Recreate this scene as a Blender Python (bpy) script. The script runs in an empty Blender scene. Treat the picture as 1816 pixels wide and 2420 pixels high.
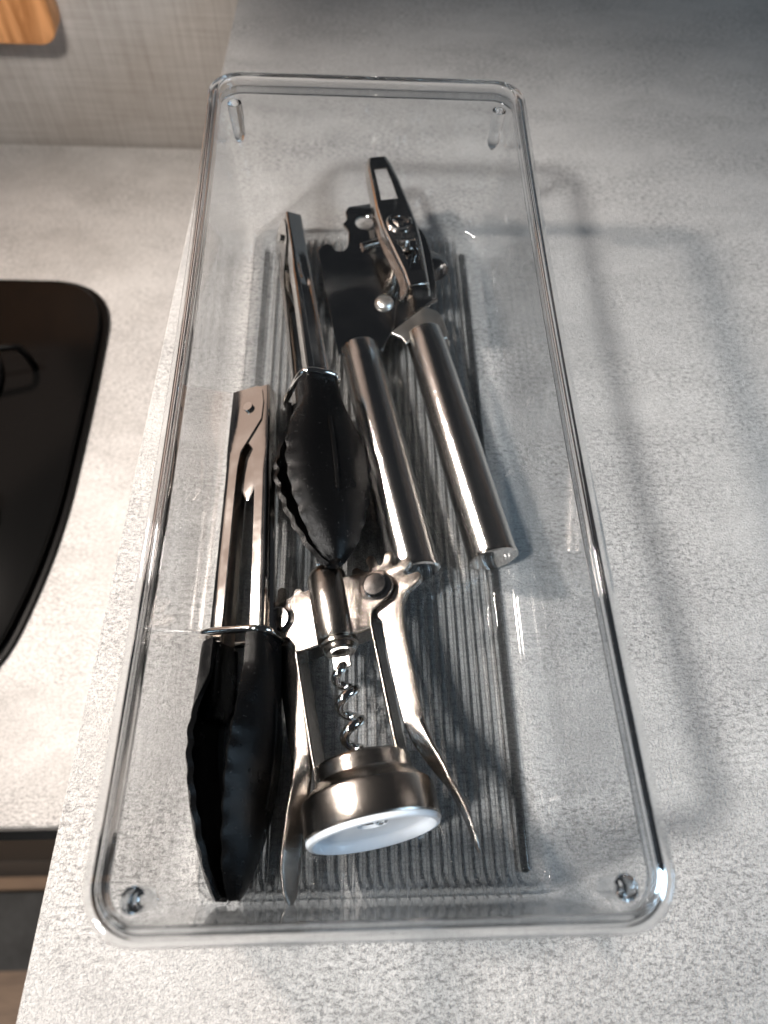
import bpy, bmesh, math, random
from mathutils import Vector, Matrix, Euler
random.seed(4)
R = math.radians
S = 0.001                      # all shapes below are written in millimetres
scene = bpy.context.scene
col = scene.collection

# ------------------------------------------------------------------ camera
cd = bpy.data.cameras.new("camera")
cam = bpy.data.objects.new("camera", cd)
col.objects.link(cam)
scene.camera = cam
rot = Matrix.Rotation(-0.1068086, 3, 'Z') @ Matrix.Rotation(0.4984487, 3, 'X') @ Matrix.Rotation(0.0954661, 3, 'Z')
cam.matrix_world = Matrix.Translation(Vector((-9.54, 9.82, 285.5)) * S) @ rot.to_4x4()
cd.sensor_fit = 'VERTICAL'
cd.sensor_height = 36
cd.sensor_width = 27
cd.lens = 24.97
cd.clip_start = 0.01
cd.clip_end = 20
cd.dof.use_dof = True
cd.dof.focus_distance = 0.275
cd.dof.aperture_fstop = 8.0

# ------------------------------------------------------------------ world + lamps
world = bpy.data.worlds.new("World")
scene.world = world
world.use_nodes = True
bg = world.node_tree.nodes["Background"]
bg.inputs[0].default_value = (0.80, 0.88, 1.0, 1)
bg.inputs[1].default_value = 0.022


def area_lamp(name, loc, target, size, power, color, size_y=None, spread=180):
    ld = bpy.data.lights.new(name, 'AREA')
    ld.shape = 'RECTANGLE' if size_y else 'DISK'
    ld.size = size * S
    if size_y:
        ld.size_y = size_y * S
    ld.energy = power
    ld.color = color
    ld.spread = R(spread)
    o = bpy.data.objects.new(name, ld)
    col.objects.link(o)
    o.location = Vector(loc) * S
    o.rotation_euler = (Vector(target) - Vector(loc)).to_track_quat('-Z', 'Y').to_euler()
    return o


def spot_lamp(name, loc, target, radius, power, color, angle, blend):
    ld = bpy.data.lights.new(name, 'SPOT')
    ld.shadow_soft_size = radius * S
    ld.energy = power
    ld.color = color
    ld.spot_size = R(angle)
    ld.spot_blend = blend
    o = bpy.data.objects.new(name, ld)
    col.objects.link(o)
    o.location = Vector(loc) * S
    o.rotation_euler = (Vector(target) - Vector(loc)).to_track_quat('-Z', 'Y').to_euler()
    return o


area_lamp("hood_lamp", (-470, 349, 430), (-60, 60, 0), 62, 2.3, (1.0, 0.885, 0.80), None, 110)
spot_lamp("ceiling_spot", (-690, -325, 1110), (-30, 170, 0), 85, 78, (1.0, 0.965, 0.93), 24.5, 0.22)
spot_lamp("wall_fill_spot", (-215, 300, 285), (-300, 620, -90), 30, 5.5, (1.0, 0.94, 0.88), 68, 0.7)  # added fill spot, unseen, brightens the linen wall and the board
area_lamp("window_light", (760, -120, 420), (0, 150, 0), 260, 3.5, (0.55, 0.78, 1.0), 420)
area_lamp("tan_reflection_lamp", (-520, 610, 380), (-50, 200, 10), 520, 0.33, (1.0, 0.73, 0.59), 340)  # added lamp in place of a wooden cupboard, for tan reflections in the steel
spot_lamp("floor_fill_spot", (-900, -900, 1300), (-480, -40, -850), 60, 110, (1.0, 0.93, 0.85), 30, 0.5)  # added fill spot, lifts the dark floor and mat at lower left

scene.render.engine = 'CYCLES'
scene.cycles.use_denoising = True
scene.cycles.max_bounces = 16
scene.cycles.transmission_bounces = 16
scene.cycles.transparent_max_bounces = 32
scene.cycles.glossy_bounces = 8
scene.cycles.caustics_refractive = False
scene.cycles.caustics_reflective = True
scene.cycles.blur_glossy = 0.5
scene.view_settings.view_transform = 'Standard'
scene.view_settings.look = 'None'
scene.view_settings.exposure = 0.33
scene.view_settings.gamma = 1.0


# ------------------------------------------------------------------ materials
def new_mat(name):
    m = bpy.data.materials.new(name)
    m.use_nodes = True
    nt = m.node_tree
    return m, nt, nt.nodes["Principled BSDF"], nt.nodes, nt.links


def coords(nt, scale=(1, 1, 1), rot=(0, 0, 0), kind='Object'):
    tc = nt.nodes.new('ShaderNodeTexCoord')
    mp = nt.nodes.new('ShaderNodeMapping')
    mp.inputs['Scale'].default_value = scale
    mp.inputs['Rotation'].default_value = rot
    nt.links.new(tc.outputs[kind], mp.inputs[0])
    return mp.outputs[0]


def noise(nt, vec, scale, detail=4, rough=0.6, dist=0.0):
    n = nt.nodes.new('ShaderNodeTexNoise')
    n.inputs['Scale'].default_value = scale
    n.inputs['Detail'].default_value = detail
    n.inputs['Roughness'].default_value = rough
    n.inputs['Distortion'].default_value = dist
    nt.links.new(vec, n.inputs['Vector'])
    return n.outputs['Fac']


def ramp(nt, fac, stops):
    r = nt.nodes.new('ShaderNodeValToRGB')
    e = r.color_ramp.elements
    while len(e) < len(stops):
        e.new(0.5)
    for i, (p, c) in enumerate(stops):
        e[i].position = p
        e[i].color = (*c, 1) if len(c) == 3 else c
    nt.links.new(fac, r.inputs[0])
    return r.outputs[0]


def mix(nt, fac, a, b, mode='MIX'):
    m = nt.nodes.new('ShaderNodeMix')
    m.data_type = 'RGBA'
    m.blend_type = mode
    for k, v in ((0, fac), (6, a), (7, b)):
        if isinstance(v, (float, int)):
            m.inputs[k].default_value = v
        elif isinstance(v, tuple):
            m.inputs[k].default_value = (*v, 1)
        else:
            nt.links.new(v, m.inputs[k])
    return m.outputs[2]


def bump(nt, bsdf, height, strength, dist):
    b = nt.nodes.new('ShaderNodeBump')
    b.inputs['Strength'].default_value = strength
    b.inputs['Distance'].default_value = dist
    nt.links.new(height, b.inputs['Height'])
    nt.links.new(b.outputs[0], bsdf.inputs['Normal'])
    return b


def g(v):
    return (v, v, v)


def mat_stone(name, base, dark, light, fine=1.0):
    m, nt, b, N, L = new_mat(name)
    v = coords(nt)
    vs = coords(nt, (0.55, 1.0, 1.0))
    big = noise(nt, vs, 14, 4, 0.62, 0.6)
    mid = noise(nt, vs, 55, 5, 0.7, 0.4)
    sml = noise(nt, vs, 640, 5, 0.8)
    c1 = ramp(nt, big, [(0.32, dark), (0.50, base), (0.68, light)])
    c2 = ramp(nt, mid, [(0.30, tuple(x * 0.74 for x in base)), (0.52, base), (0.72, tuple(min(1, x * 1.16) for x in base))])
    c3 = ramp(nt, sml, [(0.40, g(0.40)), (0.50, g(0.94)), (0.58, g(1.14))])
    cc = mix(nt, 0.5, c1, c2)
    # small darker freckles gathered in clouds
    patch = ramp(nt, noise(nt, vs, 22, 3, 0.5), [(0.38, g(0.30)), (0.58, g(1.0))])
    fr = mix(nt, patch, g(1.0), c3)
    cc = mix(nt, 0.85, cc, mix(nt, 1.0, cc, fr, 'MULTIPLY'))
    grain = ramp(nt, noise(nt, v, 1150, 3, 0.75), [(0.36, g(0.70)), (0.50, g(1.03)), (0.64, g(1.16))])  # sparkle of the embossed surface, put into the colour as light and dark specks
    cc = mix(nt, 0.9, cc, mix(nt, 1.0, cc, grain, 'MULTIPLY'))
    L.new(cc, b.inputs['Base Color'])
    b.inputs['Roughness'].default_value = 0.46
    b.inputs['Specular IOR Level'].default_value = 0.42
    h1 = noise(nt, v, 950, 3, 0.6)
    h2 = noise(nt, v, 2300, 2, 0.5)
    hh = mix(nt, 0.35, h1, h2)
    bump(nt, b, hh, 1.0 * fine, 0.0018)
    return m


def mat_metal(name, color, rough, brush=None, grain=0.0, var=0.05):
    m, nt, b, N, L = new_mat(name)
    b.inputs['Base Color'].default_value = (*color, 1)
    b.inputs['Metallic'].default_value = 1.0
    if brush:
        v = coords(nt, brush)
        n = noise(nt, v, 260, 4, 0.7)
        L.new(ramp(nt, n, [(0.25, g(max(0.02, rough - var))), (0.75, g(rough + var))]), b.inputs['Roughness'])
        bump(nt, b, n, 0.16, 0.00025)
    else:
        v = coords(nt)
        n = noise(nt, v, 60, 4, 0.6)
        L.new(ramp(nt, n, [(0.3, g(max(0.02, rough - var))), (0.7, g(rough + var))]), b.inputs['Roughness'])
        if grain:
            n2 = noise(nt, v, 2600, 2, 0.6)
            bump(nt, b, n2, grain, 0.0002)
    return m


M = {}
M['slab'] = mat_stone('worktop_laminate', (0.47, 0.462, 0.45), (0.39, 0.385, 0.38), (0.56, 0.55, 0.535))
M['counter'] = mat_stone('counter_laminate', (0.55, 0.53, 0.51), (0.38, 0.36, 0.34), (0.64, 0.62, 0.60), 0.6)
M['steel'] = mat_metal('polished_steel', (0.64, 0.61, 0.58), 0.12, None, 0.0, 0.06)
M['dark_steel'] = mat_metal('mirror_steel', (0.50, 0.485, 0.47), 0.11, None, 0.0, 0.06)
M['brushed'] = mat_metal('brushed_handle_steel', (0.60, 0.595, 0.58), 0.14, (1, 1, 60), 0.0, 0.03)
def aniso(m, axis, amount, rot=0.0):
    nt = m.node_tree
    b = nt.nodes['Principled BSDF']
    t = nt.nodes.new('ShaderNodeTangent')
    t.direction_type = 'RADIAL'
    t.axis = axis
    nt.links.new(t.outputs[0], b.inputs['Tangent'])
    b.inputs['Anisotropic'].default_value = amount
    b.inputs['Anisotropic Rotation'].default_value = rot
aniso(M['brushed'], 'Z', 0.4)
M['satin'] = mat_metal('satin_nickel', (0.315, 0.29, 0.265), 0.20, None, 0.45, 0.05)
M['satin_round'] = mat_metal('satin_nickel_turned', (0.42, 0.388, 0.355), 0.18, (0.5, 30, 0.5), 0.0, 0.03)
aniso(M['satin_round'], 'Y', 0.7)
M['wire'] = mat_metal('chrome_wire', (0.78, 0.76, 0.73), 0.07)
M['matt_steel'] = mat_metal('matt_bracket_steel', (0.72, 0.70, 0.66), 0.34, None, 0.2)

m, nt, b, N, L = new_mat('black_nylon')
v = coords(nt)
b.inputs['Base Color'].default_value = (0.004, 0.004, 0.0042, 1)
b.inputs['Roughness'].default_value = 0.27
b.inputs['Specular IOR Level'].default_value = 0.15
bump(nt, b, noise(nt, v, 1700, 3, 0.7), 0.5, 0.0003)
wear = ramp(nt, noise(nt, v, 45, 5, 0.75), [(0.42, g(0.22)), (0.66, g(0.29))])
L.new(wear, b.inputs['Roughness'])
dst = ramp(nt, noise(nt, v, 850, 2, 0.6), [(0.70, g(0.0)), (0.76, g(1.0))])
L.new(mix(nt, dst, (0.004, 0.004, 0.0042), (0.05, 0.05, 0.048)), b.inputs['Base Color'])
M['nylon'] = m

m, nt, b, N, L = new_mat('milky_plastic')
b.inputs['Base Color'].default_value = (0.70, 0.76, 0.84, 1)
b.inputs['Roughness'].default_value = 0.22
b.inputs['Subsurface Weight'].default_value = 0.25
b.inputs['Subsurface Radius'].default_value = (0.004, 0.004, 0.005)
b.inputs['Subsurface Scale'].default_value = 1.0
M['milky'] = m

m, nt, b, N, L = new_mat('clear_plastic_solid')
b.inputs['Base Color'].default_value = (0.97, 0.98, 0.985, 1)
b.inputs['Roughness'].default_value = 0.015
b.inputs['IOR'].default_value = 1.50
b.inputs['Transmission Weight'].default_value = 1.0
M['rim'] = m

# shallow mouldings (ribs, rails): part of the light passes through
m, nt, b, N, L = new_mat('clear_plastic_rib')
b.inputs['Base Color'].default_value = (0.97, 0.98, 0.985, 1)
b.inputs['Roughness'].default_value = 0.02
b.inputs['IOR'].default_value = 1.50
b.inputs['Transmission Weight'].default_value = 1.0
tr = N.new('ShaderNodeBsdfTransparent')
mx = N.new('ShaderNodeMixShader')
mx.inputs[0].default_value = 0.75
L.new(tr.outputs[0], mx.inputs[1])
L.new(b.outputs[0], mx.inputs[2])
L.new(mx.outputs[0], N['Material Output'].inputs[0])
M['rib'] = m
M['rail'] = m.copy()
M['rail'].node_tree.nodes['Mix Shader'].inputs[0].default_value = 0.42

# thin clear wall: light passes straight through, the faces mirror by fresnel
m, nt, b, N, L = new_mat('clear_plastic_wall')
N.remove(b)
tr = N.new('ShaderNodeBsdfTransparent')
tr.inputs[0].default_value = (0.95, 0.96, 0.967, 1)
gl = N.new('ShaderNodeBsdfGlossy')
lw = N.new('ShaderNodeLayerWeight')
lw.inputs['Blend'].default_value = 0.5
pw = N.new('ShaderNodeMath')
pw.operation = 'POWER'
pw.inputs[1].default_value = 5.0
L.new(lw.outputs['Facing'], pw.inputs[0])
fr = N.new('ShaderNodeMath')
fr.operation = 'MULTIPLY_ADD'
fr.inputs[1].default_value = 0.96
fr.inputs[2].default_value = 0.055
L.new(pw.outputs[0], fr.inputs[0])
v = coords(nt)
bp = N.new('ShaderNodeBump')
bp.inputs['Strength'].default_value = 0.25
bp.inputs['Distance'].default_value = 0.0004
L.new(noise(nt, v, 26, 2, 0.5, 0.4), bp.inputs['Height'])
L.new(ramp(nt, noise(nt, v, 35, 5, 0.7, 0.5), [(0.45, g(0.02)), (0.75, g(0.16))]), gl.inputs['Roughness'])
L.new(bp.outputs[0], gl.inputs['Normal'])
mx = N.new('ShaderNodeMixShader')
L.new(fr.outputs[0], mx.inputs[0])
L.new(tr.outputs[0], mx.inputs[1])
L.new(gl.outputs[0], mx.inputs[2])
sc1 = ramp(nt, noise(nt, coords(nt, (150, 5, 9), (0, 0, R(9))), 3.0, 3, 0.6), [(0.700, g(0.0)), (0.76, g(0.20))])
sc2 = ramp(nt, noise(nt, coords(nt, (9, 130, 12), (0, 0, R(-24))), 2.6, 2, 0.6), [(0.715, g(0.0)), (0.77, g(0.16))])
du = ramp(nt, noise(nt, coords(nt), 700, 2, 0.5), [(0.775, g(0.0)), (0.80, g(0.35))])
sm = mix(nt, 1.0, mix(nt, 1.0, sc1, sc2, 'LIGHTEN'), du, 'LIGHTEN')
df = N.new('ShaderNodeBsdfDiffuse')
df.inputs[0].default_value = (0.85, 0.87, 0.88, 1)
mx2 = N.new('ShaderNodeMixShader')
L.new(sm, mx2.inputs[0])
L.new(mx.outputs[0], mx2.inputs[1])
L.new(df.outputs[0], mx2.inputs[2])
L.new(mx2.outputs[0], N['Material Output'].inputs[0])
M['wall_plastic'] = m

m, nt, b, N, L = new_mat('black_hob_glass')
b.inputs['Base Color'].default_value = (0.004, 0.004, 0.004, 1)
b.inputs['Roughness'].default_value = 0.14
b.inputs['Specular IOR Level'].default_value = 0.12
M['hob'] = m
m, nt, b, N, L = new_mat('black_enamel')
b.inputs['Base Color'].default_value = (0.003, 0.003, 0.003, 1)
b.inputs['Specular IOR Level'].default_value = 0.12
b.inputs['Roughness'].default_value = 0.35
M['enamel'] = m

# linen-pattern wall panel
m, nt, b, N, L = new_mat('linen_print_panel')
v1 = coords(nt, (16, 1, 700))
v2 = coords(nt, (480, 1, 14))
v3 = coords(nt, (1, 1, 1))
hz = noise(nt, v1, 1.0, 4, 0.75)
vt = noise(nt, v2, 1.0, 4, 0.75)
bigc = noise(nt, v3, 13, 3, 0.6)
c1 = ramp(nt, hz, [(0.36, (0.27, 0.235, 0.205)), (0.64, (0.54, 0.505, 0.475))])
c2 = ramp(nt, vt, [(0.36, (0.25, 0.215, 0.185)), (0.64, (0.54, 0.51, 0.48))])
c3 = ramp(nt, bigc, [(0.3, (0.33, 0.295, 0.265)), (0.7, (0.46, 0.435, 0.41))])
L.new(mix(nt, 0.4, mix(nt, 0.5, c1, c2), c3), b.inputs['Base Color'])
b.inputs['Roughness'].default_value = 0.6
M['linen'] = m

# wood with vertical grain
def mat_wood(name, a, c, sc):
    m, nt, b, N, L = new_mat(name)
    v = coords(nt, sc)
    n1 = noise(nt, v, 1.0, 5, 0.6, 1.2)
    n2 = noise(nt, v, 6.0, 4, 0.7)
    c1 = ramp(nt, n1, [(0.36, a), (0.50, c), (0.60, tuple(x * 1.1 for x in c))])
    c2 = ramp(nt, n2, [(0.3, tuple(x * 0.8 for x in c)), (0.7, c)])
    L.new(mix(nt, 0.35, c1, c2), b.inputs['Base Color'])
    b.inputs['Roughness'].default_value = 0.5
    return m
M['board'] = mat_wood('beech_board', (0.30, 0.10, 0.02), (0.72, 0.33, 0.13), (55, 55, 7))
M['floor'] = mat_wood('wood_floor', (0.15, 0.085, 0.05), (0.27, 0.165, 0.10), (6, 60, 6))

m, nt, b, N, L = new_mat('dark_grey_fabric')
v = coords(nt, (1, 1, 1))
L.new(ramp(nt, noise(nt, v, 30, 5, 0.7), [(0.3, (0.045, 0.042, 0.040)), (0.7, (0.085, 0.082, 0.080))]), b.inputs['Base Color'])
b.inputs['Roughness'].default_value = 0.85
M['mat_grey'] = m
m, nt, b, N, L = new_mat('dark_wood_grey_front')
v = coords(nt, (8, 8, 60))
L.new(ramp(nt, noise(nt, v, 1, 4, 0.6), [(0.3, (0.035, 0.029, 0.025)), (0.7, (0.065, 0.055, 0.048))]), b.inputs['Base Color'])
b.inputs['Roughness'].default_value = 0.55
M['front'] = m


# ------------------------------------------------------------------ mesh helpers
def tag(o, label=None, cat=None, group=None, kind=None):
    if label:
        o['label'] = label
    if cat:
        o['category'] = cat
    if group:
        o['group'] = group
    if kind:
        o['kind'] = kind
    return o


def empty(name, matrix, label, cat, group=None):
    o = bpy.data.objects.new(name, None)
    col.objects.link(o)
    o.empty_display_size = 0.01
    m = matrix.copy()
    m.translation = m.translation * S
    o.matrix_world = m
    return tag(o, label, cat, group)


def finish(name, me, mat, parent, ang=38):
    me.materials.clear()
    me.materials.append(mat)
    for p in me.polygons:
        p.use_smooth = True
    me.set_sharp_from_angle(angle=R(ang))
    o = bpy.data.objects.new(name, me)
    col.objects.link(o)
    if parent:
        o.parent = parent
    return o


def mesh(name, verts, faces, mat, parent=None, ang=38, weld=0):
    me = bpy.data.meshes.new(name)
    me.from_pydata([tuple(c * S for c in v) for v in verts], [], faces)
    bm = bmesh.new()
    bm.from_mesh(me)
    if weld:
        bmesh.ops.remove_doubles(bm, verts=bm.verts, dist=weld * S)
    bmesh.ops.recalc_face_normals(bm, faces=bm.faces)
    bm.to_mesh(me)
    bm.free()
    return finish(name, me, mat, parent, ang)


def join(*parts):
    """parts: (verts, faces) lists -> one"""
    V, F = [], []
    for v, f in parts:
        k = len(V)
        V += list(v)
        F += [tuple(i + k for i in q) for q in f]
    return V, F


def loft(rings, closed=True, caps=True):
    """rings of equal point counts -> skin"""
    n = len(rings[0])
    V = [tuple(p) for r in rings for p in r]
    F = []
    for i in range(len(rings) - 1):
        for j in range(n if closed else n - 1):
            a = i * n + j
            b_ = i * n + (j + 1) % n
            F.append((a, b_, b_ + n, a + n))
    if caps and closed:
        F.append(tuple(range(n))[::-1])
        k = (len(rings) - 1) * n
        F.append(tuple(range(k, k + n)))
    return V, F


def lathe(profile, axis='Y', n=48, center=(0, 0, 0), closed=False):
    """profile (r, h) turned round an axis"""
    rings = []
    for r, h in profile:
        rg = []
        for i in range(n):
            t = 2 * math.pi * i / n
            a, b_ = max(r, 0.001) * math.cos(t), max(r, 0.001) * math.sin(t)
            p = {'Y': (a, h, b_), 'Z': (a, b_, h), 'X': (h, a, b_)}[axis]
            rg.append((p[0] + center[0], p[1] + center[1], p[2] + center[2]))
        rings.append(rg)
    if closed:
        rings.append(rings[0])
        return loft(rings, True, False)
    return loft(rings, True, True)


def tube(path, r, n=10, closed=False, radii=None):
    """round tube along a path with parallel-transported frames"""
    P = [Vector(p) for p in path]
    N_ = len(P)
    rings = []
    up = None
    for i, p in enumerate(P):
        if closed:
            t = (P[(i + 1) % N_] - P[i - 1]).normalized()
        else:
            t = (P[min(i + 1, N_ - 1)] - P[max(i - 1, 0)]).normalized()
        if up is None:
            up = t.orthogonal().normalized()
        up = (up - t * up.dot(t)).normalized()
        s = t.cross(up)
        rr = radii[i] if radii else r
        rings.append([tuple(p + (up * math.cos(2 * math.pi * k / n) + s * math.sin(2 * math.pi * k / n)) * rr) for k in range(n)])
    if closed:
        # close with best matching offset
        a = rings[0]
        last = rings[-1]
        best = min(range(n), key=lambda k: (Vector(a[k]) - Vector(last[0])).length)
        rings.append([a[(best + j) % n] for j in range(n)])
        return loft(rings, True, False)
    return loft(rings, True, True)


def smooth_path(pts, sub=8):
    """Catmull-Rom"""
    P = [Vector(p) for p in pts]
    out = []
    for i in range(len(P) - 1):
        p0 = P[max(i - 1, 0)]
        p1, p2 = P[i], P[i + 1]
        p3 = P[min(i + 2, len(P) - 1)]
        for k in range(sub):
            t = k / sub
            out.append(0.5 * ((2 * p1) + (p2 - p0) * t + (2 * p0 - 5 * p1 + 4 * p2 - p3) * t * t + (3 * p1 - p0 - 3 * p2 + p3) * t ** 3))
    out.append(P[-1])
    return out


def plate(name, outlines, thick, z, mat, parent, bev=0.25, ang=16, xf=None):
    """flat sheet with holes, outlines in mm in local XY; returns object"""
    cu = bpy.data.curves.new(name, 'CURVE')
    cu.dimensions = '2D'
    cu.fill_mode = 'BOTH'
    cu.extrude = (thick / 2 - bev) * S
    cu.bevel_depth = bev * S
    cu.bevel_resolution = 2
    cu.offset = -bev * S
    for o in outlines:
        sp = cu.splines.new('POLY')
        sp.points.add(len(o) - 1)
        for p, q in zip(sp.points, o):
            p.co = (q[0] * S, q[1] * S, 0, 1)
        sp.use_cyclic_u = True
    tmp = bpy.data.objects.new(name, cu)
    me = bpy.data.meshes.new_from_object(tmp)
    bpy.data.objects.remove(tmp)
    bpy.data.curves.remove(cu)
    for v in me.vertices:
        c = Vector((v.co.x, v.co.y, v.co.z + z * S))
        if xf:
            c = Vector(xf(c / S)) * S
        v.co = c
    bm = bmesh.new()
    bm.from_mesh(me)
    bmesh.ops.remove_doubles(bm, verts=bm.verts, dist=0.00002)
    bm.to_mesh(me)
    bm.free()
    return finish(name, me, mat, parent, ang)


def rounded(pts, r=2.0, n=5):
    """round polygon corners; pts entries may be (x, y) or (x, y, radius)"""
    out = []
    k = len(pts)
    for i in range(k):
        p = Vector(pts[i][:2])
        rr = pts[i][2] if len(pts[i]) > 2 else r
        a = Vector(pts[i - 1][:2]) - p
        b_ = Vector(pts[(i + 1) % k][:2]) - p
        rr = min(rr, a.length * 0.48, b_.length * 0.48)
        if rr < 0.05:
            out.append(tuple(p))
            continue
        s = p + a.normalized() * rr
        e = p + b_.normalized() * rr
        for j in range(n + 1):
            t = j / n
            out.append(tuple(s * (1 - t) ** 2 + p * 2 * t * (1 - t) + e * t * t))
    return out


def circle(cx, cy, r, n=28, ry=None):
    return [(cx + r * math.cos(2 * math.pi * i / n), cy + (ry or r) * math.sin(2 * math.pi * i / n)) for i in range(n)]


def box(x0, x1, y0, y1, z0, z1):
    V = [(x0, y0, z0), (x1, y0, z0), (x1, y1, z0), (x0, y1, z0), (x0, y0, z1), (x1, y0, z1), (x1, y1, z1), (x0, y1, z1)]
    F = [(0, 3, 2, 1), (4, 5, 6, 7), (0, 1, 5, 4), (1, 2, 6, 5), (2, 3, 7, 6), (3, 0, 4, 7)]
    return V, F


# ================================================================== SETTING
# upper worktop: light laminate slab, left edge slightly turned, rounded near corner
o = plate('worktop', [rounded([(-90.0, 636, 1), (-118.2, -62, 34), (640, -62, 30), (640, 636, 1)], 10, 10)], 28, -14, M['slab'], None, 1.2)
tag(o, kind='structure')
# lower counter with rounded front edge
WR = Matrix.Rotation(0.04, 4, 'Z')
o = plate('countertop', [rounded([(-1400, 638, 1), (-1400, 47, 4), (500, 47, 4), (500, 638, 1)], 3)], 20, -160, M['counter'], None, 3.0)
tag(o, kind='structure')
o = mesh('wall', *box(-1400, 900, 641, 661, -850, 160), M['linen'])
o.location = (0, 0, 0)
tag(o, kind='structure')
o = mesh('floor', *box(-1600, 1200, -1400, 640, -880, -851), M['floor'])
tag(o, kind='structure')

cab = empty('base_cabinet', Matrix.Translation((-700, 60, -850)), 'dark base cabinet under the front edge of the lower counter', 'cabinet')
def rel(vf, off):
    return [(a - off[0], b_ - off[1], c - off[2]) for a, b_, c in vf[0]], vf[1]
CO = (-700, 60, -850)
mesh('carcass', *rel(box(-1380, 480, 62, 630, -790, -171), CO), M['enamel'], cab)
mesh('plinth', *rel(box(-1380, 480, 90, 620, -850, -791), CO), M['enamel'], cab)
mesh('drawer_front', *rel(box(-1370, 470, 43, 61, -405, -176), CO), M['enamel'], cab)
mesh('drawer_front', *rel(box(-1370, 470, 43, 61, -800, -412), CO), M['front'], cab)
o = plate('floor_mat', [rounded([(-1100, 26), (-1100, -66), (100, -66), (100, 26)], 8)], 8, -846, M['mat_grey'], None, 2)
tag(o, 'dark grey strip mat on the wooden floor below the cabinet', 'mat')

# gas hob (black glass, only its right edge in view)
HO = Matrix.Translation((-429, 285, -150))
hob = empty('gas_hob', HO, 'black glass gas hob set in the lower counter at the left', 'hob')
hp = rounded([(-272, 172, 20), (-272, -172, 20), (200, -172, 70), (225, -70, 70), (227, 60, 90), (225, 169, 66)], 40, 12)
plate('glass_panel', [hp], 6, 5, M['hob'], hob, 1.5)
hp2 = rounded([(-277, 177, 20), (-277, -177, 20), (204, -177, 72), (230, -70, 70), (232, 60, 90), (230, 174, 68)], 40, 12)
plate('edge_trim', [hp2], 3, 1.2, M['enamel'], hob, 0.6)
bx_ = (112, 60)
mesh('burner', *lathe([(0.01, 8.2), (52, 8.2), (54, 11), (50, 14), (36, 16), (34, 24), (30, 27), (0.01, 28)], 'Z', 40, (bx_[0], bx_[1], 0)), M['enamel'], hob)
for k in range(4):
    a = math.pi / 2 * k + 0.25
    p = [(bx_[0] + math.cos(a) * r_, bx_[1] + math.sin(a) * r_, z_) for r_, z_ in ((76, 9), (74, 26), (66, 33), (24, 34))]
    mesh('pan_support', *tube(smooth_path(p, 5), 2.6, 8), M['enamel'], hob)
for yy in (-38, -78):
    mesh('knob', *lathe([(0.01, 8), (17, 8), (18, 12), (15, 26), (12, 28), (0.01, 28)], 'Z', 30, (168, yy - 10, 0)), M['enamel'], hob)

# wooden board on the wall
BO = Vector((-232, 624, -50))
o = plate('cutting_board', [rounded([(0, 0, 17), (0, 190, 16), (-190, 190, 16), (-190, 0, 16)], 10, 10)], 24, 0, M['board'], None, 2.0,
          xf=lambda c: (c.x, c.z, c.y))
o.location = BO * S
o.location = Vector((-241, 628.6, -50)) * S
tag(o, 'orange brown wooden board with rounded corner against the linen print wall', 'board')

# ================================================================== CLEAR BIN
binE = empty('storage_bin', Matrix.Translation((0, 178.5, 0)), 'long clear plastic storage bin with ribbed floor holding the kitchen tools', 'bin')
CY = 178.5
HZ = 85.0

def bow(x, y, k):
    """long sides bow slightly inwards at mid length"""
    t = max(0.0, 1 - (y / 170.0) ** 2)
    return x - math.copysign(k * t, x) if abs(x) > 1 else x

def rrect(hw, hl, r, z, n=8, m_=14, bowk=0.0):
    pts = []
    # right side upwards, then round
    def seg(a, b_, k):
        for i in range(k):
            t = i / k
            pts.append((a[0] + (b_[0] - a[0]) * t, a[1] + (b_[1] - a[1]) * t))
    def arc(cx, cy, a0, k):
        for i in range(k):
            a = a0 + math.pi / 2 * i / k
            pts.append((cx + r * math.cos(a), cy + r * math.sin(a)))
    seg((hw, -hl + r), (hw, hl - r), m_)
    arc(hw - r, hl - r, 0, n)
    seg((hw - r, hl), (-hw + r, hl), 4)
    arc(-hw + r, hl - r, math.pi / 2, n)
    seg((-hw, hl - r), (-hw, -hl + r), m_)
    arc(-hw + r, -hl + r, math.pi, n)
    seg((-hw + r, -hl), (hw - r, -hl), 4)
    arc(hw - r, -hl + r, -math.pi / 2, n)
    out = []
    for x, y in pts:
        f_ = bowk * max(0.0, 1 - (y / (hl - r)) ** 2)
        out.append((x - (f_ if x > 0 else -f_) * min(1, abs(x) / hw), y, z))
    return out

def body_section(z):
    """inner half width / half length / radius at height z"""
    t = (z - 2) / (HZ - 2)
    return 64.5 + 6.0 * t, 169.5 + 4.8 * t, 9.5 + 0.8 * t

outer, inner = [], []
# inner surface from floor centre up
def sect(z, off):
    hw, hl, r = body_section(z)
    k = 2.2 * max(0, (z - 20) / 65.0)
    return rrect(hw + off, hl + off, r + off, z, bowk=k)
inner_r = []
for (inset, z) in ((10, 2.2), (6, 2.5), (3.2, 3.6), (1.4, 5.4), (0.4, 8.5)):
    hw, hl, r = body_section(z)
    inner_r.append(rrect(hw - inset, hl - inset, max(3, r - inset * 0.6), z))
for z in (14, 26, 40, 55, 70, 80):
    inner_r.append(sect(z, 0))
outer_r = []
for (inset, z) in ((9, 0.6), (4.5, 0.9), (2.0, 2.2), (0.5, 5.0)):
    hw, hl, r = body_section(z)
    outer_r.append(rrect(hw + 1.8 - inset, hl + 1.8 - inset, max(3, r - inset * 0.6), z))
for z in (14, 26, 40, 55, 70, 80):
    outer_r.append(sect(z, 1.8))
Vi, Fi = loft(inner_r, True, False)
Fi.append(tuple(range(len(inner_r[0]))))
Vo, Fo = loft(outer_r, True, False)
Fo.append(tuple(range(len(outer_r[0])))[::-1])
V, F = join((Vi, Fi), (Vo, Fo))
ni = len(Vi)
nr = len(inner_r[0])
a0 = (len(inner_r) - 1) * nr
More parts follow.
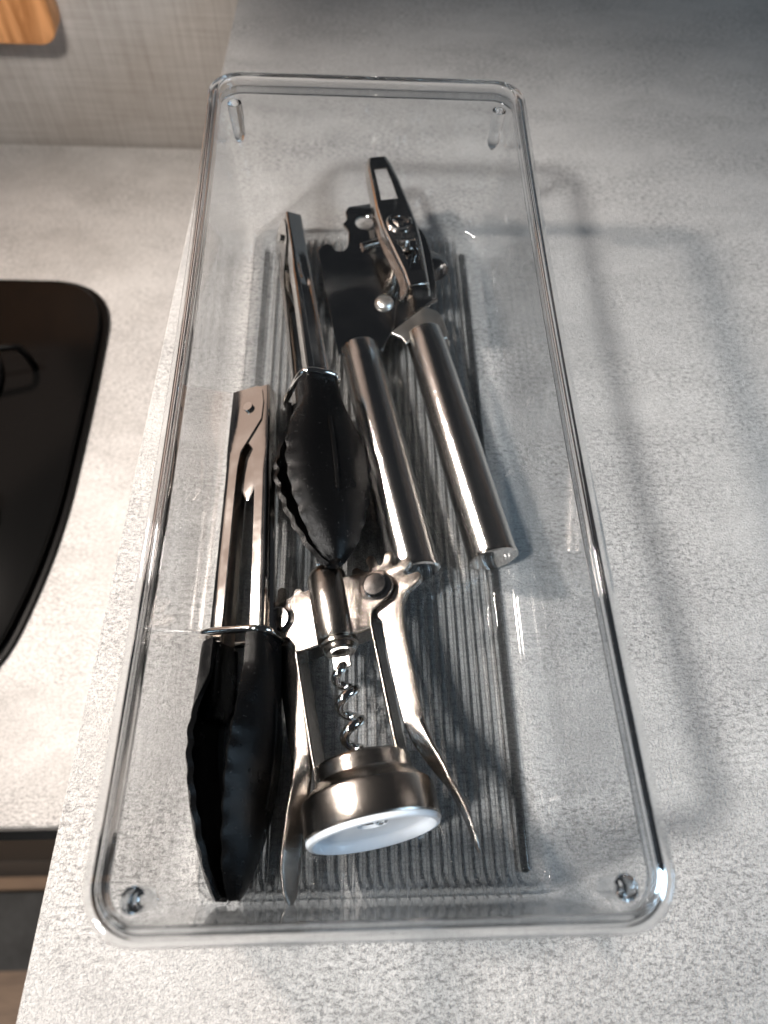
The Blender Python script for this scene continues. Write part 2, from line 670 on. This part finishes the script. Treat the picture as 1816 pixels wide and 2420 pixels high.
b0 = ni + (len(outer_r) - 1) * nr
for j in range(nr):
    F.append((a0 + j, a0 + (j + 1) % nr, b0 + (j + 1) % nr, b0 + j))
mesh('body', V, F, M['wall_plastic'], binE, 50)

# rim: rounded bead profile, real refracting plastic
prof = rounded([(-0.4, 85.4, 1.3), (4.6, 85.4, 2.0), (4.6, 79.4, 1.0), (3.2, 79.4, 0.7), (2.0, 80.4, 0.5), (1.8, 77.0, 0.4), (-0.2, 77.0, 0.4)], 0.5, 5)
rings = []
for dx, z in prof:
    hw, hl, r = body_section(82)
    rings.append(rrect(hw + dx, hl + dx, r + dx, z, n=12, m_=24, bowk=2.2))
rings.append(rings[0])
V, F = loft(rings, True, False)
mesh('rim', V, F, M['rim'], binE, 60)

# floor ribs
rib_me = None
def rib_path():
    pts = [(0, 164.5, 3.3), (0, 162.5, 2.6), (0, 158, 2.25)]
    pts += [(0, y, 2.2) for y in range(140, -141, -40)]
    pts += [(0, -158, 2.25), (0, -164, 2.9), (0, -167.6, 5.2), (0, -169.4, 9.0), (0, -170.3, 13.5)]
    return [Vector(p) for p in smooth_path(pts, 3)]
rp = rib_path()
for i in range(27):
    x = -49.5 + i * 3.83
    if rib_me is None:
        first = mesh('rib', *tube(rp, 0.65, 10, radii=[0.65 * min(1.0, 0.15 + 0.22 * min(k, len(rp) - 1 - k)) for k in range(len(rp))]), M['rib'], binE, 60)
        rib_me = first.data
        first.location.x = x * S
    else:
        q = bpy.data.objects.new('rib', rib_me)
        col.objects.link(q)
        q.parent = binE
        q.location.x = x * S
# foot rails beneath the floor
def stadium(hw, hl, z0, z1):
    pts = []
    for i in range(9):
        a = math.pi * i / 8
        pts.append((hw * math.cos(a), hl + hw * math.sin(a)))
    for i in range(9):
        a = math.pi + math.pi * i / 8
        pts.append((hw * math.cos(a), -hl + hw * math.sin(a)))
    k = len(pts)
    rings = [[(x, y, z0) for x, y in pts], [(x, y, z1) for x, y in pts], [(x * 0.6, y * 0.995, z1 + 0.5) for x, y in pts]]
    return loft(rings)
for x in (-54.8, 54.8):
    q = mesh('foot_rail', *stadium(1.5, 156, 0.1, 1.9), M['rail'] if x < 0 else M['rib'], binE, 50)
    q.location = (x * S, -5 * S, 0)
# corner stacking lugs below the rim
for sx in (-1, 1):
    for sy in (-1, 1):
        hw, hl, r = body_section(78)
        cx, cy = sx * (hw - 4.2), sy * (hl - 4.2)
        tp = [(cx - sx * 1.5, cy - sy * 1.5, 76), (cx - sx * 1.8, cy - sy * 1.8, 66), (cx - sx * 1.6, cy - sy * 1.6, 56)]
        mesh('corner_lug', *tube(smooth_path(tp, 4), 3, 10, radii=[3.4] * 4 + [3.0] * 3 + [2.2, 1.0]), M['rim'], binE, 60)

# ================================================================== TONGS
def interp(tab, y):
    if y <= tab[0][0]:
        return tab[0][1:]
    for a, b_ in zip(tab, tab[1:]):
        if y <= b_[0]:
            t = (y - a[0]) / (b_[0] - a[0])
            return tuple(p + (q - p) * t for p, q in zip(a[1:], b_[1:]))
    return tab[-1][1:]


def make_arm(side, steel):
    """U channel; local x = opening direction (o), y along, z = width (w)"""
    # y, back offset, flange depth, half width, groove depth
    tab = [(0, 9.3, 13.5, 5.2, 0.0), (3, 9.4, 15.8, 5.2, 0.0), (10, 9.6, 17.0, 5.2, 0.0), (20, 9.9, 16.6, 5.2, 0.0), (27, 10.1, 12.5, 5.2, 0.0),
           (36, 10.3, 7.2, 5.2, 0.0), (44, 10.5, 6.2, 5.1, 0.5), (60, 11.0, 6.0, 5.0, 1.4), (128, 12.5, 6.0, 5.6, 1.4), (138, 12.6, 6.0, 5.7, 1.2)]
    st = [0, 1.5, 3, 6, 10, 15, 20, 23, 27, 31, 36, 40, 44, 50, 60, 75, 90, 105, 120, 130, 138]
    rings = []
    e = 0.9 if side > 0 else 0.0
    for y in st:
        bo, dp, hw, gr = interp(tab, y)
        hw = hw - (e if y < 34 else e * max(0, (48 - y) / 14))
        dpf = dp
        ch = 0.45 if y < 34 else min(1.0, 0.45 + (y - 34) / 20)
        pr = [(bo - dpf, -hw), (bo - dpf * 0.5, -hw), (bo - 1.6 * ch, -hw), (bo - 0.5 * ch, -hw + 0.5 * ch), (bo, -hw + 1.7 * ch),
              (bo, -2.6), (bo - gr, -1.7), (bo - gr, 1.7), (bo, 2.6),
              (bo, hw - 1.7 * ch), (bo - 0.5 * ch, hw - 0.5 * ch), (bo - 1.6 * ch, hw), (bo - dpf * 0.5, hw), (bo - dpf, hw)]
        rings.append([(side * a, y, w_) for a, w_ in pr])
    V, F = loft(rings, False, False)
    return V, F


def solid(o, t):
    bm = bmesh.new()
    bm.from_mesh(o.data)
    bmesh.ops.recalc_face_normals(bm, faces=bm.faces)
    bmesh.ops.solidify(bm, geom=bm.faces[:], thickness=t * S)
    bmesh.ops.recalc_face_normals(bm, faces=bm.faces)
    bm.to_mesh(o.data)
    bm.free()
    for p in o.data.polygons:
        p.use_smooth = True
    o.data.set_sharp_from_angle(angle=R(40))
    return o


HW = [(125, 7.4, 6.8, 5.6), (128, 7.8, 6.8, 6.0), (137, 8.1, 6.8, 6.2), (141, 9.4, 6.8, 6.2), (148, 12.8, 6.9, 6.4), (155, 15.6, 6.9, 6.6),
      (162, 17.2, 6.6, 6.9), (169, 17.6, 6.0, 7.2), (176, 17.2, 5.2, 7.4), (184, 15.8, 4.3, 7.4), (192, 13.6, 3.2, 7.0), (200, 10.8, 2.0, 6.2), (207, 7.4, 1.0, 5.0),
      (211, 4.6, 0.6, 3.6), (213, 2.2, 0.4, 2.4)]


def head_mesh(side):
    """scalloped spoon shell: y stations, s across"""
    ns = 30
    rings = []
    ys = [125 + i * 88.0 / 84 for i in range(85)]
    for y in ys:
        hw, base, dep = interp(HW, y)
        wav = 0.0
        if y > 150:
            wav = 0.62 * math.sin((y - 150) / 8.6 * 2 * math.pi) * min(1, (y - 150) / 8) * min(1, (213 - y) / 10)
        hwv = hw + wav
        collar = max(0.0, min(1.0, (153 - y) / 14.0))
        ring = []
        for i in range(ns + 1):
            s = -1 + 2 * i / ns
            # collar is boxy, the spoon is a shallow dome
            dome = (1 - abs(s) ** 2.0) ** 0.85
            boxy = (1 - abs(s) ** 7) ** 0.6
            d = dep * (dome * (1 - collar) + boxy * collar)
            lip = 2.4 * max(0, abs(s) - 0.84) / 0.16 * (1 - collar)
            ss = s
            ring.append((side * (base + d + lip * 0.3), y, hw * ss + wav * ss * abs(ss) ** 8))
        rings.append(ring)
    return loft(rings, False, False)


def make_tongs(matrix, label, steel):
    e = empty('kitchen_tongs', matrix, label, 'tongs', 'kitchen tongs with black nylon heads in the bin')
    for side in (1, -1):
        a = mesh('arm', *make_arm(side, steel), steel, e, 40)
        solid(a, 0.75)
        h = mesh('head', *head_mesh(side), M['nylon'], e, 50)
        solid(h, -2.0 if side > 0 else -2.0)
        cr = []
        for y, hw_, d0, d1 in ((125.3, 6.9, 6.0, 12.2), (129, 7.2, 5.4, 12.4), (138, 7.6, 5.2, 12.6), (149, 7.6, 5.6, 12.2), (154, 6.4, 7.5, 11.5)):
            ring = []
            for k in range(24):
                a = 2 * math.pi * k / 24
                ca, sa = math.cos(a), math.sin(a)
                ring.append((side * ((d0 + d1) / 2 + (d1 - d0) / 2 * math.copysign(abs(ca) ** 0.5, ca)), y, hw_ * math.copysign(abs(sa) ** 0.5, sa)))
            cr.append(ring)
        mesh('collar', *loft(cr), M['nylon'], h, 50)
        # slot ridge on the back of the head
        pts = [(side * (interp(HW, y)[1] + 0.0 + interp(HW, y)[2] + 2.05), y, 0) for y in (151, 154, 160, 167, 174, 182, 187)]
        mesh('back_ridge', *tube(smooth_path(pts, 3), 1.0, 8, radii=None), M['nylon'], h)
    mesh('pivot_pin', *join(lathe([(0.01, -6.6), (2.3, -6.6), (2.3, 6.4), (1.9, 6.9), (1.5, 6.9), (1.3, 6.2), (0.01, 6.2)], 'Z', 20, (0, 12, 0))), M['wire'], e)
    # locking leaf spring plate between the arms
    lv = plate('locking_tab', [rounded([(-3, 30, 1), (3, 30, 1), (4.5, 52, 3), (0, 62, 3), (-4.5, 52, 3)], 2)], 0.8, -1.5, steel, e, 0.2)
    # wire loop round both arms
    lp = []
    for i in range(48):
        t = 2 * math.pi * i / 48
        cx, cz = math.cos(t), math.sin(t)
        x = 15.2 * math.copysign(abs(cx) ** 0.42, cx)
        z = 9.2 * math.copysign(abs(cz) ** 0.55, cz)
        lp.append((x, 122.6 + 0.10 * x, z))
    mesh('wire_loop', *tube(lp, 1.45, 12, True), M['wire'], e, 60)
    return e


def pose(p0, p1, roll, flip=1):
    """matrix for local y from p0 to p1, local x rolled up from the horizontal by roll"""
    p0, p1 = Vector(p0), Vector(p1)
    y = (p1 - p0).normalized()
    z0 = Vector((0, 0, 1))
    xh = y.cross(z0).normalized()          # for y ~ -Y this points to -X
    if flip:
        xh = -xh
    n0 = xh.cross(y)
    if n0.z < 0:
        n0 = -n0
    x = xh * math.cos(roll) + n0 * math.sin(roll)
    z = x.cross(y)
    m_ = Matrix((x, y, z)).transposed().to_4x4()
    m_.translation = p0
    return m_


make_tongs(pose((-54.0, 223.5, 9.5), (-49.0, 10.5, 15.5), R(22)), 'steel tongs lying on their side with both black heads open, nearest the left wall', M['steel'])
make_tongs(pose((-42.5, 338, 11.5), (-14.5, 124.5, 27.5), R(68)), 'steel tongs lying flat with the back of one black scalloped head upward, behind the corkscrew', M['steel'])

# ================================================================== CAN OPENER
can = empty('can_opener', Matrix.Translation((20, 250, 0)), 'steel can opener with two round brushed handles and a turning key', 'can opener')
OX, OY = 20, 250
def cz(pts):
    return [(p[0] - OX, p[1] - OY, *p[2:]) for p in pts]
# blade plate (with hook and holes), left handle side
outline = cz([(-14.3, 243.6, .5), (-17.0, 259.7), (-19.6, 275.7), (-22.6, 293.5), (-24.8, 308.9, 2), (-25.6, 315.4, 1.2), (-23.8, 319.0, 1), (-21.2, 321.2, 1), (-18.2, 319.6, 1),
              (-16.6, 315.8, 2), (-13.4, 314.9, 2.5), (-10.4, 317.2, 2), (-9.4, 321.5, 2), (-9.3, 331.0, 1), (-12.6, 336.4, .5), (-10.2, 340.6, 1.5), (-11.2, 346.5, 1), (-9.4, 350.8, 1.4),
              (-1.0, 352.8, 2), (5.0, 354.6, 2), (16, 352, 6), (24, 338, 8), (26, 318, 6), (22, 296, 6), (15.5, 282, 6), (13.8, 262.2, 2), (9.0, 251, 2), (7.6, 246.6, .5), (2.0, 246.0, .5), (-8, 245.0, .5)])
bl = plate('blade_plate', [rounded(outline, 1.5, 4), circle(-0.6 - OX, 338.2 - OY, 4.9, 28, 5.4)], 1.7, 15.0, M['dark_steel'], can, 0.35)
# embossed bead
mesh('embossed_bead', *[join(tube([(-2.2 - OX, 318.6 - OY, 15.6), (6.6 - OX, 322.6 - OY, 15.6)], 2.6, 12, radii=[2.4, 2.6]))][0], M['dark_steel'], bl)
# second plate below, joined to the right handle
pl2 = plate('lower_plate', [rounded(cz([(7.0, 255.0, 1), (36.6, 283.8, 2), (37.2, 293.5, 3), (35.8, 318, 4), (33, 334, 5), (22, 350, 8), (8, 348, 8), (2, 318, 8), (2, 280, 8)]), 3, 5)], 1.7, 12.2, M['dark_steel'], can, 0.35)
# bracket crossing down to the right handle
br = plate('handle_bracket', [rounded(cz([(11.6, 255.4, .8), (29.6, 273.4, 1), (37.3, 269.6, 4), (39.6, 259.5, 2), (39.6, 252.5, .5), (37, 252, .5), (33.0, 257.6, 3), (27.0, 256.6, 3), (21.6, 252.0, 2), (19.1, 248.2, 1), (17.0, 252.4, 1)]), 1.0, 5)], 2.0, 15.6, M['matt_steel'], can, 0.6,
           xf=lambda c: (c.x, c.y, c.z + 2.2 - 0.0 * c.x))
edge = [(9.5 - OX, 256.0 - OY, 14.4), (20 - OX, 266.8 - OY, 14.8), (31.5 - OX, 278.0 - OY, 14.4), (36.6 - OX, 283.4 - OY, 13.2)]
mesh('folded_edge', *tube(smooth_path(edge, 4), 0.9, 8), M['steel'], pl2)
# rivet
mesh('rivet', *lathe([(0.01, 13), (4.9, 13.0), (4.9, 16.4), (4.4, 17.4), (3.2, 18.3), (1.6, 18.8), (0.01, 18.9)], 'Z', 28, (9.0 - OX, 277.6 - OY, 0)), M['matt_steel'], can)
# cutting wheel and drive gear at the key axis
KX, KY = 20.5 - OX, 322 - OY
mesh('cutting_wheel', *lathe([(0.01, 7.5), (9, 7.5), (12.2, 9.4), (9, 11.0), (0.01, 11.0)], 'Z', 36, (33 - OX, 312 - OY, 0)), M['dark_steel'], can)
gp = []
for i in range(44):
    a = 2 * math.pi * i / 44
    rr_ = 8.6 if i % 2 else 7.4
    gp.append((KX + rr_ * math.cos(a), KY + rr_ * math.sin(a)))
plate('drive_gear', [gp], 2.4, 18.2, M['steel'], can, 0.2)
mesh('key_shaft', *lathe([(0.01, 10), (3.6, 10), (3.6, 34), (0.01, 34)], 'Z', 20, (KX, KY, 0)), M['steel'], can)
# turning key: long bent channel with two slots
KZ = 37.0
def key_side(t):
    """t 0..1 from near (low) end to far end -> centre x,y, half width"""
    tab = [(0.0, 24.6, 270.2, 5.9), (0.12, 23.0, 281.0, 6.6), (0.3, 19.6, 298.0, 8.6), (0.45, 16.7, 311.5, 9.8), (0.6, 13.9, 325.5, 9.6), (0.8, 10.2, 347, 8.2), (0.95, 7.2, 362, 6.9), (1.0, 6.4, 366.5, 5.8)]
    return interp(tab, t)
keyE = None
ts = [i / 40 for i in range(41)]
rings = []
for t in ts:
    cx, cy, hw = key_side(t)
    cx -= OX
    cy -= OY
    d = Vector((-0.19, 0.98))
    nx = Vector((0.98, 0.19))
    cu = -1.2 * (abs(t - 0.45) / 0.55) ** 2 * (1 if t > .45 else 0.2)
    fl = 9.0 if t < 0.9 else 9.0 * (1 - (t - 0.9) / 0.1 * 0.55)
    flare = 1.2 * max(0, (0.10 - t) / 0.10)
    prf = [(-hw - 0.7 - flare * 1.6, -fl), (-hw - 0.1 - flare * 0.5, -fl * 0.6), (-hw + 0.2, -2.0), (-hw + 0.9, -0.6), (-hw + 2.1, 0.0),
           (hw - 2.1, 0.0), (hw - 0.9, -0.6), (hw - 0.2, -2.0), (hw + 0.1 + flare * 0.3, -fl * 0.6), (hw + 0.3 + flare * 0.6, -fl)]
    rings.append([(cx + nx.x * a, cy + nx.y * a, KZ + cu + z_) for a, z_ in prf])
V, F = loft(rings, False, False)
# slots are cut by leaving out the middle strip where t lies in the slot ranges
def key_top(name):
    VV = list(V)
    FF = []
    n = 10
    for i in range(len(rings) - 1):
        tm = (ts[i] + ts[i + 1]) / 2
        for j in range(n - 1):
            if j == 4:
                continue
            a = i * n + j
            FF.append((a, a + 1, a + 1 + n, a + n))
    # the flat top strip, subdivided, with slots
    k = len(VV)
    cols = 8
    for i, t in enumerate(ts):
        A = Vector(rings[i][4])
        B = Vector(rings[i][5])
        for c_ in range(cols + 1):
            VV.append(tuple(A.lerp(B, c_ / cols)))
    for i in range(len(ts) - 1):
        tm = (ts[i] + ts[i + 1]) / 2
        for c_ in range(cols):
            cut = False
            if 0.655 < tm < 0.895:
                wid = 2.9 if tm > .86 else 3.0
                cut = 1 <= c_ <= 5
            if 0.10 < tm < 0.335:
                cut = 2 <= c_ <= 6
            if cut:
                continue
            a = k + i * (cols + 1) + c_
            FF.append((a, a + 1, a + 1 + cols + 1, a + cols + 1))
    return VV, FF
ko = mesh('turning_key', *key_top('k'), M['steel'], can, 45, weld=0.02)
solid(ko, 1.0)
mesh('key_boss', *lathe([(6.8, KZ - 3), (6.8, KZ + 0.6), (6.0, KZ + 1.2), (4.6, KZ + 0.8), (4.0, KZ - 0.5), (0.01, KZ - 0.8)], 'Z', 32, (16.6 - OX, 312.5 - OY, 0)), M['steel'], ko)
plate('shaft_end', [[(13.6 - OX, 313.5 - OY), (16.0 - OX, 310.3 - OY), (19.0 - OX, 312.6 - OY), (16.6 - OX, 315.8 - OY)]], 1.6, KZ + 0.4, M['dark_steel'], ko, 0.3)

def handle(p0, p1, r0, r1):
    p0, p1 = Vector(p0), Vector(p1)
    Lh = (p1 - p0).length
    prof = [(r0 - 2.2, -0.2), (r0 - 1.2, 0.0), (r0 - 0.25, 0.5), (r0, 1.4)]
    for i in range(1, 13):
        prof.append((r0 + (r1 - r0) * i / 12, 1.4 + (Lh - 2.6) * i / 12))
    prof += [(r1 - 0.4, Lh - 0.9)]
    V, F = lathe([(0.01, -0.2)] + prof + [(0.01, Lh - 0.9)], 'Z', 64)
    me = mesh('handle', V, F, M['brushed'], can, 40)
    z = (p1 - p0).normalized()
    me.rotation_mode = 'QUATERNION'
    me.rotation_quaternion = z.to_track_quat('Z', 'Y')
    me.location = (p0 - Vector((OX, OY, 0))) * S
    cap = [(0.01, Lh - 1.4), (r1 - 0.6, Lh - 1.4), (r1 + 0.35, Lh - 0.9), (r1 + 0.35, Lh + 0.1), (r1 - 0.5, Lh + 0.6), (r1 - 1.6, Lh + 0.5), (r1 * 0.5, Lh - 0.2), (0.01, Lh - 0.5)]
    c = mesh('end_cap', *lathe(cap, 'Z', 64), M['steel'], me, 30)
    return me
handle((-3.9, 249.0, 13.6), (18.6, 128.3, 13.2), 9.5, 10.6)
handle((28.8, 258.2, 14.2), (52.3, 134.6, 13.2), 9.5, 10.6)

# ================================================================== CORKSCREW
mC = Matrix(((0.91812, -0.17014, -0.35793), (0.20509, 0.97679, 0.06176), (0.33911, -0.13011, 0.93171))).to_4x4()
mC.translation = Vector((-0.45, 27.9, 26.0))
ck = empty('corkscrew', mC, 'satin metal winged corkscrew with toothed levers and white lined bell ring', 'corkscrew')
# bell ring
mesh('bell', *lathe([(4.5, 24.2), (15.6, 24.2), (16.8, 23.8), (17.2, 23.0), (17.2, 18.2), (17.6, 17.5), (19.4, 16.0), (21.8, 13.9), (22.7, 13.0), (23.1, 11.8), (23.2, 1.8),
                     (22.9, 1.2), (22.0, 1.2), (22.0, 10.5), (16.2, 18.0), (16.0, 22.8), (4.5, 22.8)], 'Y', 96, closed=True), M['satin_round'], ck, 24)
mesh('bell_liner', *lathe([(23.0, 1.1), (23.0, 0.4), (22.4, -0.5), (21.2, -0.7), (20.4, 0.2), (20.1, 1.6), (19.4, 2.6), (18.2, 3.0), (5.4, 3.2), (5.4, 4.4), (18.4, 4.4), (21.8, 4.0), (21.9, 1.1)], 'Y', 80, closed=True), M['milky'], ck, 40)
# barrel
mesh('barrel', *lathe([(4.4, 70.5), (7.9, 70.5), (8.1, 71.2), (8.1, 99.0), (7.7, 100.2), (6.2, 102.8), (5.0, 103.4), (4.4, 103.0)], 'Y', 56, (0, 0, 2.0), closed=True), M['satin_round'], ck, 30)
mesh('collar', *lathe([(3.6, 66.2), (5.6, 66.0), (6.3, 66.6), (6.5, 68.4), (7.6, 68.8), (7.6, 70.2), (3.6, 70.2)], 'Y', 40, (0, 0, 1.2), closed=True), M['satin_round'], ck, 30)
mesh('rack_rod', *lathe([(0.01, 69), (3.3, 69), (3.3, 101), (3.9, 102), (3.3, 103), (3.3, 104.5), (3.9, 105.5), (3.3, 106.5), (3.8, 108), (2.6, 109.2), (0.01, 109.6)], 'Y', 24, (0, 0, 2)), M['wire'], ck, 40)
# worm
worm = mesh('worm', *join(box(-3.3, 3.3, 59.6, 70.5, 0.7, 2.1)), M['dark_steel'], ck)
pts = []
rad = []
turn = 5.0
for i in range(150):
    t = i / 149
    a = 2 * math.pi * turn * t + 0.5
    amp = 3.5 * min(1.0, t * 9 + 0.15)
    pts.append((amp * math.cos(a) - 0.6, 61.0 - 58.8 * t, 1.2 + amp * math.sin(a)))
    rad.append(1.9 if t < 0.97 else 1.9 * (1 - (t - 0.97) / 0.03 * 0.9))
mesh('spiral', *tube(pts, 1.75, 10, radii=rad), M['wire'], worm, 60)

# frame: front sheet with lobes, side legs, flange
def lobe(cx, cy, r, a0_, a1_, n=9):
    return [(cx + r * math.cos(R(a0_ + (a1_ - a0_) * i / n)), cy + r * math.sin(R(a0_ + (a1_ - a0_) * i / n))) for i in range(n + 1)]
right = [(15.2, 70.6), (15.4, 75.2), (17.2, 78.0)] + lobe(20.4, 86.8, 7.0, -62, 95) + [(12, 95.4), (5, 95.6)]
left = [(-a, b_) for a, b_ in right[::-1]]
fr_ = plate('frame', [[(p[0] - 1.2 * 0, p[1]) for p in right] + [(p[0] - 2.0, p[1]) for p in left]], 1.3, 4.2, M['satin'], ck, 0.35)
plate('back_sheet', [right + left], 1.3, -6.0, M['satin'], fr_, 0.35)
# flange curls away from the viewer along the lower edge
def strip(path, n0, n1, thick, name, mat_, par):
    """sheet standing on the bn-plane: path in (b, y), spans n0..n1"""
    P = smooth_path([(p[0], p[1], 0) for p in path], 5)
    rings = []
    for i, p in enumerate(P):
        t = (P[min(i + 1, len(P) - 1)] - P[max(i - 1, 0)]).normalized()
        s = Vector((-t.y, t.x, 0)) * thick / 2
        rings.append([tuple(p + s + Vector((0, 0, n0))), tuple(p + s + Vector((0, 0, n1 - 0.3))), tuple(p + s * 0.4 + Vector((0, 0, n1))), tuple(p - s * 0.4 + Vector((0, 0, n1))),
                      tuple(p - s + Vector((0, 0, n1 - 0.3))), tuple(p - s + Vector((0, 0, n0)))])
    V_, F_ = loft(rings)
    return mesh(name, V_, F_, mat_, par, 40)
strip([(16.0, 76.5), (15.0, 73.0), (14.9, 68), (14.8, 45), (14.7, 20.5)], -6.2, 4.9, 1.4, 'leg', M['satin'], fr_)
strip([(-18.0, 76.5), (-17.0, 73.0), (-16.9, 68), (-16.6, 45), (-16.0, 20.5)], -6.2, 4.9, 1.4, 'leg', M['satin'], fr_)
plate('flange', [rounded([(-17.4, -6.0), (-17.4, 3.6), (-10, 4.3), (-5, 5.0), (5, 5.0), (10, 4.3), (15.2, 3.6), (15.2, -6)], 1.2, 4)], 1.4, 71.0, M['satin'], fr_, 0.4,
      xf=lambda c: (c.x, c.z, c.y))

# levers: toothed head, flat arm, twisted paddle
def lever(sgn, cx, cy, tip_shift):
    out = []
    angs = (0, 34, 67, 99, 130)
    for k, a in enumerate(angs):
        for da, rr_ in ((-10.5, 11.4), (-8.6, 13.4), (-7.4, 15.6), (0, 16.6), (7.4, 15.6), (8.6, 13.4), (10.5, 11.0), (16.5, 10.2)):
            if k == len(angs) - 1 and da > 9:
                continue
            if k == 0 and da < -8:
                continue
            q = R(a + da)
            out.append((cx + rr_ * math.cos(q), cy + rr_ * math.sin(q)))
    body = [(cx - 10.2, cy + 3), (cx - 9.2, cy - 5), (cx - 5.0, cy - 10.5), (18.6, 73), (18.1, 62), (18.0, 50), (18.2, 40), (18.4, 32), (25.4, 32), (26.0, 41), (26.1, 52), (26.4, 62), (27.0, 71), (28.4, 78), (cx + 9.4, cy - 4.6)]
    pts_ = out + body
    pts_ = [(sgn * p[0], p[1]) for p in pts_]
    if sgn < 0:
        pts_ = pts_[::-1]
    pts_ = [tuple(p) for p in pts_]
    rr_ = rounded([(*p, 0.9) for p in pts_], 0.9, 3)
    lv = plate('lever', [rr_], 3.6, 0.0, M['satin'], ck, 0.4)
    # paddle
    path = [(22.0, 35.5, 0), (22.3, 30, 0), (23.4, 24.5, -0.2), (25.8, 17.5, -0.6), (28.6, 9.5, -1.0), (30.9, 1.5, -1.0), (32.2, -6, -0.6), (32.8, -13.8, 0)]
    P = smooth_path(path, 6)
    rings = []
    for i, p in enumerate(P):
        t = i / (len(P) - 1)
        tw = -R(72) * min(1, max(0, (t - 0.08) / 0.5)) ** 1.1
        hw = interp([(0, 3.85, 1.95), (0.12, 3.8, 1.7), (0.35, 3.7, 1.3), (0.6, 4.8, 0.9), (0.8, 5.0, 0.8), (0.93, 3.4, 0.7), (1.0, 0.9, 0.4)], t)
        tang = (P[min(i + 1, len(P) - 1)] - P[max(i - 1, 0)]).normalized()
        side_ = tang.cross(Vector((0, 0, 1))).normalized()
        nn = side_.cross(tang).normalized()
        u = side_ * math.cos(tw) + nn * math.sin(tw)
        w_ = u.cross(tang)
        rg = []
        for k in range(16):
            a = 2 * math.pi * k / 16
            ca, sa = math.cos(a), math.sin(a)
            rg.append(p + u * (hw[0] * math.copysign(abs(ca) ** 0.6, ca)) + w_ * (hw[1] * math.copysign(abs(sa) ** 0.6, sa)))
        rings.append([(sgn * q.x + tip_shift * t * 0, q.y, q.z) for q in rg])
    V_, F_ = loft(rings)
    mesh('paddle', V_, F_, M['satin'], lv, 60)
    # pivot pin, washer
    mesh('pivot_pin', *lathe([(0.01, -7.4), (4.4, -7.4), (4.4, 3.0), (6.2, 3.2), (6.2, 5.3), (5.0, 5.5), (4.9, 6.8), (4.4, 7.2), (0.01, 7.3)], 'Z', 36, (sgn * 20.2 - (1.2 if sgn < 0 else 0), 86.6, 0)), M['dark_steel'], lv, 35)
    return lv
lever(1, 21.8, 86.8, 0)
lever(-1, 22.8, 86.8, 0)

# light focused by the thick rim onto the worktop
bpy.data.objects['rim'].cycles.is_caustics_caster = True
bpy.data.objects['worktop'].cycles.is_caustics_receiver = True
for nm in ('hood_lamp', 'ceiling_spot'):
    bpy.data.lights[nm].cycles.is_caustics_source = True
